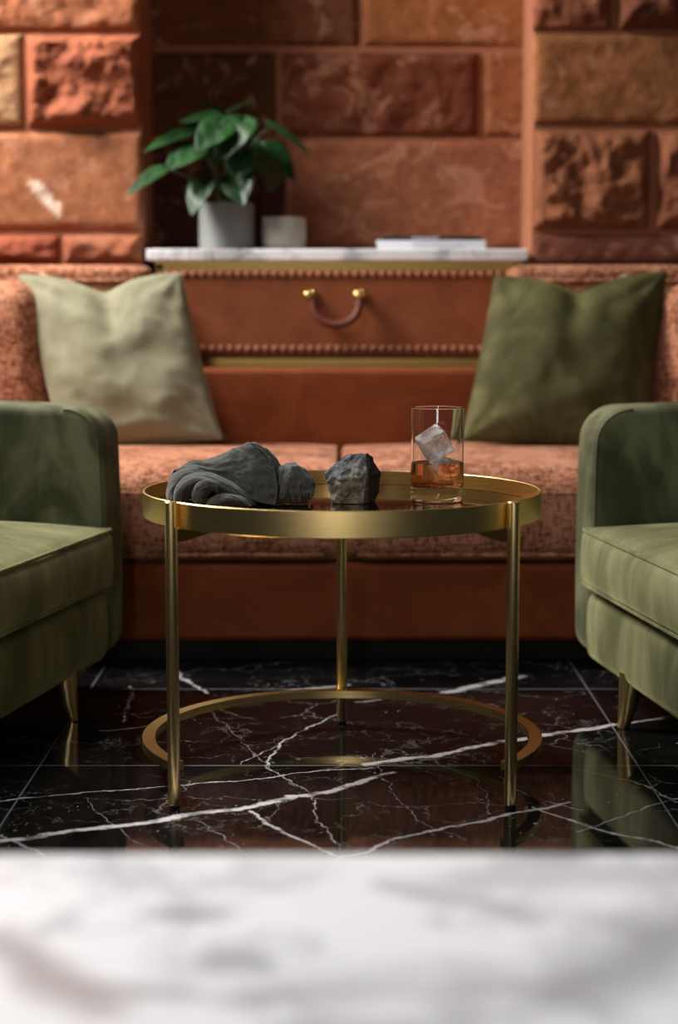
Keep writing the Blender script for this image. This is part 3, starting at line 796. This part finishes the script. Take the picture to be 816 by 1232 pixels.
# ------------------------------------------------------------------ armchairs
ZB = .060
def piping_path(prof, y, r=.003, closed=True):
    return [(x, y, z) for (x, z) in prof]
def armchair(name, rz, far, side, label, foot):
    """local +X is the chair's front, far = world point of the far front lower corner, side = +1 if the far arm is at local +Y"""
    Wd, Dp, ath = .76, .74, .105
    e = empty(name, (0, 0, 0), rz)
    cornerl = Vector((0, side*Wd/2, 0)); Rm = Matrix.Rotation(rz, 3, 'Z')
    e.location = Vector((far.x, far.y, 0))-Rm@cornerl
    tag(e, label, 'armchair')
    ar = .50
    # arm side profile (x,z), slightly bowed front, rounded top front corner, tucked-in bottom
    prof = []
    def arc(cx, cz, r, a0, a1, n=8):
        for i in range(n+1):
            a = a0+(a1-a0)*i/n; prof.append((cx+r*cos(a), cz+r*sin(a)))
    rt = .062
    arc(-rt, ar-rt, rt, pi/2, 0, 10)
    for z in (.40, .34, .28, .22, .17): prof.append((.004*sin((z-.06)/.38*pi), z))
    arc(-.045, ZB+.05, .047, 0, -pi/2*.92, 8)
    prof.append((-Dp+.10, ZB)); arc(-Dp+.05, ZB+.05, .05, -pi/2, -pi, 5)
    arc(-Dp+.05, ar-.03, .05, pi, pi/2, 6)
    for sd in (-1, 1):
        y0, y1 = (Wd/2-ath, Wd/2) if sd > 0 else (-Wd/2, -Wd/2+ath)
        mb = MB(); mb.prism(prof, y0, y1, r=.020, nb=5)
        a = mb.build('arm', M['green'], e)
        mb = MB()
        for yy in ((y0+.004), (y1-.004)):
            k = [i for i in range(len(prof)) if i < 24]
            pts = []
            for i in k:
                p0 = Vector(prof[i-1] if i else prof[0]); p1 = Vector(prof[i]); p2 = Vector(prof[i+1]); t_ = (p2-p0).normalized(); nn_ = Vector((t_.y, -t_.x))
                q = p1+nn_*(.011)
                q2 = p1-(-nn_)*0
                inn = Vector((-.3, .28))-p1
                q = p1+inn.normalized()*.008
                pts.append((q.x, yy, q.y))
            mb.tube(pts, .0022, n=8)
        mb.build('piping', M['green'], a)
    # front rail and body under the cushion
    yi = Wd/2-ath
    def fnb(q, h):
        if q.x > 0: q.x += .006*(1-(q.z/h.z)**2)
        return q
    mb = MB(); mb.rbox(-Dp+.06, .004, -yi-.004, yi+.004, ZB+.003, .196, (.03, .012, .028), k=5, mseg=14, fn=fnb); mb.build('front_rail', M['green_seat'], e)
    # T-front seat cushion
    def fnc(q, h):
        cx = max(0, 1-abs(q.x/h.x)**3); cy = max(0, 1-abs(q.y/h.y)**4)
        if q.z > 0: q.z += .024*cx**.7*cy
        if q.x > 0: q.x += .012*max(0, 1-(q.z/h.z)**2)*cy
        q.z += .002*nz((q.x*7, q.y*7, 2.0+rz))
        return q
    mb = MB(); mb.rbox(-.56, .022, -yi+.002, yi-.002, .199, .297, (.022, .018, .018), k=5, mseg=26, fn=fnc)
    c = mb.build('seat_cushion', M['green_seat'], e)
    mb = MB()
    for z in (.2935, .2030):
        pts = []
        x1, yw = .018, yi-.006
        for i in range(31):
            y = -yw+2*yw*i/30; q = (1-abs(y/yw)**4)
            pts.append((x1+.0035*q, y, z+.0015*q))
        mb.tube([(-.3, -yw, z), (-.15, -yw, z)]+pts+[(-.15, yw, z), (-.3, yw, z)], .0032, n=8)
    mb.build('piping', M['green_seat'], c)
    def fnk(q, h):
        q.x -= .10*(q.z/h.z+1)*.5; return q
    mb = MB(); mb.rbox(-Dp-.05, -.57, -Wd/2+.004, Wd/2-.004, ZB, .66, (.05, .06, .06), k=6, mseg=12, fn=fnk); mb.build('back', M['green'], e)
    fp = Rm.inverted()@(foot-e.location)
    for (lx, ly) in ((fp.x-.006, fp.y), (fp.x-.006, side*(Wd/2-.63)), (-Dp+.12, .25), (-Dp+.12, -.25)):
        sx = .5 if lx > -.2 else -.5
        mb = MB(); n = 16
        k_ = .014 if sx > 0 else 0
        mb.tube([(lx-k_, ly, ZB+.030), (lx-k_*.5, ly, ZB*.5), (lx, ly, .0005)], [.0205, .0145, .0085], n=20)
        mb.build('leg', M['brass_rod'], e, angle=50)
    return e
pr = P(690, 790, 3.0); pl = P(150, 790, 3.0)
armchair('armchair', radians(-11.6), pl, +1, 'olive velvet armchair at the left edge, its seat facing right with its front in shade', G(92, 868))
armchair('armchair', radians(180+7.9), pr, -1, 'olive velvet armchair at the right edge, its seat facing left with its front lit', G(745, 877))

# ------------------------------------------------------------------ console
YC = 3.95; xc0 = P(176, 307, YC).x; xc1 = P(636, 307, YC).x; z_top = P(408, 299.5, YC).z; z_sl = P(408, 314, YC).z
cn = tag(empty('console_table', ((xc0+xc1)/2, YC, 0)), 'leather fronted console with white marble top and brass frame in the stone niche', 'console')
hx = (xc1-xc0)/2
mb = MB(); mb.rbox(-hx, hx, 0, .285, z_sl, z_top, .004, k=3, mseg=6); mb.build('marble_top', M['wmarble'], cn)
z_r0, z_r1 = P(408, 325, YC).z, z_sl-.0005
fx = P(188, 330, YC).x-(xc0+xc1)/2; fx1 = P(626, 330, YC).x-(xc0+xc1)/2
mb = MB(); zb0, zb1 = P(408, 443, YC).z, P(408, 431, YC).z
mb.box(fx, fx1, .004, .28, z_r0, z_r1); mb.box(fx, fx1, .004, .28, zb0, zb1)
mb.box(fx-.002, fx1+.002, -.001, .008, z_r1-.006, z_r1)
fr = mb.build('frame', M['brass_old'], cn, sm=False)
for (lx, ly) in ((fx+.008, .012), (fx1-.008, .012), (fx+.008, .272), (fx1-.008, .272)):
    mb = MB(); mb.rbox(lx-.008, lx+.008, ly-.008, ly+.008, 0, z_r1-.001, .0015, k=2, mseg=2); mb.build('leg', M['brass_old'], cn)
mb = MB(); mb.rbox(fx+.018, fx1-.018, .012, .275, zb1+.0005, z_r0-.0005, .003, k=2, mseg=4); mb.build('carcass', M['leather'], cn)
dz0, dz1 = zb1+.002, z_r0-.002
mb = MB(); mb.rbox(fx+.018, fx1-.018, -.012, .010, dz0, dz1, .006, k=4, mseg=8); dr = mb.build('drawer', M['leather'], cn)
nx = 39; x0, x1 = fx+.026, fx1-.026
proto = None
for z in (P(408, 330, YC-.012).z, P(408, 420, YC-.012).z):
    for i in range(nx):
        if proto is None:
            mb = MB()
            pf = [(.0092*sin(a), .0052*cos(a)) for a in [pi/2*k/5 for k in range(6)]]
            mb.lathe(pf, n=14); mb.deform(lambda p: Vector((p.x, -p.z, p.y)))
            nm = leather('leather_covered_nailhead', (.22, .075, .035), (.30, .11, .055)); nm.p(rough=.4)
            proto = mb.build('nailhead', nm, dr); o = proto
        else:
            o = proto.copy(); COL.objects.link(o)
        o.location = (x0+(x1-x0)*i/(nx-1), -.012, z)
hl = P(371, 355, YC-.045); hr = P(431, 355, YC-.045); cx = (xc0+xc1)/2
hs = []
for h in (hl, hr):
    mb = MB(); x = h.x-cx; z = h.z
    mb.tube([(x, -.012, z), (x, -.038, z)], .0065, n=16); mb.tube([(x+.011, -.011, z+.003), (x+.011, -.020, z+.003)], .009, n=16)
    mb.rbox(x-.0105, x+.0105, -.052, -.034, z-.0105, z+.0105, .0095, k=4, mseg=2); mb.build('handle_post', brass('polished_brass', .2, (.72, .52, .22)) if h is hl else bpy.data.objects['handle_post'].data.materials[0] and M['brass'], dr)
pts = []
xa, xb, zc = hl.x-cx+.010, hr.x-cx+.004, hl.z
for i in range(25):
    tt = i/24; a = pi*tt; pts.append((xa+(xb-xa)*(.5-.5*cos(a)), -.040-.010*sin(a), zc-.006-.060*sin(a)**.75))
mb = MB(); mb.tube(pts, .0084, n=12); mb.deform(lambda p: p); mb.build('strap_handle', M['strap'], dr)
mb = MB(); mb.box(fx+.02, fx1-.02, .03, .26, .10, .112); mb.build('shelf', M['brass_old'], cn, sm=False)

# ------------------------------------------------------------------ things on the console
concrete = Mat('grey_ceramic'); nn = concrete.noise(1, 3, .6, co=concrete.map((30, 30, 120))); concrete.p(col=concrete.mix(nn, (.19, .20, .19), (.27, .28, .265)), rough=.7); concrete.bump(nn, .2, .002)
cream = Mat('cream_stoneware'); cream.p(col=cream.mix(cream.noise(60, 4), (.36, .33, .27), (.45, .41, .34)), rough=.6)
YP = 4.06
pc = P(273, 299, YP); pc.z = z_top+.0005; sc = YP/F_PX
plant = tag(empty('potted_plant', pc), 'green leafy houseplant in a cylindrical grey pot on the marble console', 'plant')
pr_, ph = 33*sc, P(273, 245, YP).z-z_top
def potprof(r, h, w, b=.008): return [(0, 0), (r-.006, 0), (r-.001, .003), (r, .010), (r, h-.003), (r-.0015, h), (r-w+.001, h), (r-w, h-.003), (r-w, b+.004), (0, b)]
mb = MB(); mb.lathe(potprof(pr_, ph, .008), n=48); mb.build('pot', concrete, plant, angle=50)
soil = Mat('potting_soil'); soil.p(col=(.02, .012, .008), rough=.95); soil.bump(soil.noise(150, 4), .8, .006)
mb = MB(); mb.lathe([(0, .07), (pr_-.0095, .07), (pr_-.0095, ph-.014), (0, ph-.008)], n=32); mb.build('soil', soil, plant)
cp = P(342, 299, YP); cp.z = z_top+.0005; r = 26.5*sc; hh = P(342, 262, YP).z-z_top
mb = MB(); mb.lathe([(0, 0), (r*.78, 0), (r*.90, .004), (r*.98, .016), (r, .035), (r*.985, hh-.002), (r*.96, hh), (r*.90, hh), (r*.89, hh-.004), (r*.88, .02), (r*.6, .008), (0, .007)], n=48)
o = mb.build('cup', cream, angle=60); o.location = cp; tag(o, 'small cream stoneware cup beside the grey plant pot', 'cup')
lm = Mat('glossy_green_leaf'); ln = lm.noise(18, 4, .6); lm.p(col=lm.mix(lm.rng(ln, .35, .65), (.006, .026, .006), (.019, .068, .016)), rough=.42, spec=.3, coat=.05, coatr=.25)
lm.bump(lm.noise(60, 3), .2, .002)
stm = Mat('green_stem'); stm.p(col=(.06, .09, .025), rough=.6)
def leaf(base, tip, width, face, curl=.15, notch=.18):
    """heart shaped leaf blade from base to tip, its surface facing 'face'"""
    b = Vector(base); t_ = Vector(tip); ax = (t_-b); L = ax.length; ax.normalize()
    f = Vector(face); f = (f-ax*f.dot(ax)).normalized(); sd = ax.cross(f)
    n, mm = 14, 10; V = []; Fc = []
    for i in range(n+1):
        q = i/n; w = width/2*((sin(pi*min(1, q**.62))**.8)*(1-.28*q)+0.0)
        for j in range(-mm//2, mm//2+1):
            y = j/(mm/2)
            back = -notch*L*abs(y)**1.3*(1-q)**3
            drop = -curl*L*(q*q)*.9+abs(y)*w*.28-.10*w*y*y+.04*w*sin(q*14+j)
            V.append(b+ax*(L*q*(1-.05*curl)+back)+sd*(w*y)+f*drop)
    for i in range(n):
        for j in range(mm):
            a = i*(mm+1)+j; Fc.append((a, a+1, a+mm+2, a+mm+1))
    return V, Fc
def PV(u, v, dy=0.0): return P(u, v, YP+dy)-pc
# base u,v,dy  tip u,v,dy  width px  facing
leaves = [
 ((196, 204, -.16), (150, 231, -.22), 22, (-.1, -.6, .9)),
 ((232, 158, -.02), (172, 176, -.10), 26, (0, -.45, 1)),
 ((240, 178, -.06), (197, 202, -.12), 36, (-.3, -.9, .7)),
 ((262, 140, -.02), (214, 143, -.04), 26, (0, -.5, 1)),
 ((268, 152, -.06), (236, 178, -.12), 40, (-.2, -.9, .6)),
 ((292, 146, -.05), (268, 188, -.11), 42, (-.3, -1, .4)),
 ((247, 218, -.07), (228, 257, -.11), 32, (-.5, -1, .5)),
 ((285, 212, -.06), (292, 246, -.11), 36, (-.2, -1, .6)),
 ((292, 186, -.06), (283, 218, -.10), 30, (.1, -1, .3)),
 ((270, 138, .04), (308, 117, .02), 22, (0, -.3, 1)),
 ((262, 134, .06), (240, 120, .06), 22, (0, -.3, 1)),
 ((326, 150, .02), (377, 182, -.02), 20, (.3, -.4, 1)),
 ((306, 172, .03), (318, 214, .0), 34, (.6, -.7, .4)),
 ((318, 178, .0), (357, 214, -.03), 38, (.5, -.8, .5)),
 ((318, 190, .04), (332, 232, .02), 40, (.7, -.6, .3)),
 ((255, 155, .08), (205, 158, .10), 36, (-.2, -.6, .8)),
 ((280, 160, .06), (250, 200, .06), 36, (0, -1, .3)),
]
for k, (b, t_, w, face) in enumerate(leaves):
    V, Fc = leaf(PV(*b), PV(*t_), w*sc*1.25, face, curl=.12)
    o = mk('leaf', V, Fc, lm, plant); mod(o, 'SOLIDIFY', thickness=.0012, offset=0)
    root = Vector(((k % 5-2)*.008, ((k*3) % 5-2)*.007, ph-.012)); end = PV(*b)
    mid = (root+end)/2+Vector(((end.x-root.x)*-.15, 0, .035))
    pts = [((1-q)**2)*root+2*q*(1-q)*mid+q*q*end for q in [i/10 for i in range(11)]]
    mb = MB(); mb.tube(pts, [.0026-.0012*i/10 for i in range(11)], n=8); mb.build('stem', stm, plant)
# books
def book(u0, u1, v0, v1, Y, depth, cover, label, band=None, lift=0.0):
    a = P(u0, v1, Y); b = P(u1, v0, Y); h = b.z-a.z; w = b.x-a.x; ctr = Vector(((a.x+b.x)/2, Y+depth/2, z_top+.0005+lift))
    e = tag(empty('book', ctr), label, 'book', None)
    hw, hd = w/2, depth/2
    mb = MB(); mb.rbox(-hw+.003, hw-.003, -hd+.004, hd-.003, .0016, h-.0016, .001, k=2, mseg=2); mb.build('pages', PAGE, e)
    mb = MB(); mb.box(-hw, hw, -hd, hd, 0, .0015); mb.box(-hw, hw, -hd, hd, h-.0015, h); mb.rbox(-hw, hw, -hd-.003, -hd+.003, 0, h, .0025, k=3, mseg=2); mb.build('cover', cover, e, angle=50)
    if band:
        mb = MB(); mb.box(band[0]*hw, band[1]*hw, -hd-.0036, -hd-.0028, h*.22, h*.78); o = mb.build('spine_title', band[2], e, sm=False); o['label'] = 'illegible pale title strip on the spine'
    return h
PAGE = Mat('book_paper'); PAGE.p(col=(.75, .74, .72), rough=.9)
bw = Mat('white_book_cloth'); bw.p(col=(.72, .73, .78), rough=.6); bk = Mat('black_book_cloth'); bk.p(col=(.01, .01, .012), rough=.5)
bt = Mat('grey_print'); bt.p(col=(.42, .42, .47), rough=.6); bt2 = Mat('pale_grey_print'); bt2.p(col=(.58, .59, .64), rough=.6)
h1 = book(454, 585, 288.5, 299.5, 4.0, .19, bw, 'white book lying flat on the console, lower of the two books', (-.35, .55, bt2))
book(461, 580, 283.5, 288.3, 4.0, .17, bk, 'thin black book lying flat on top of the white book', (-.42, .12, bt), lift=h1+.0004)
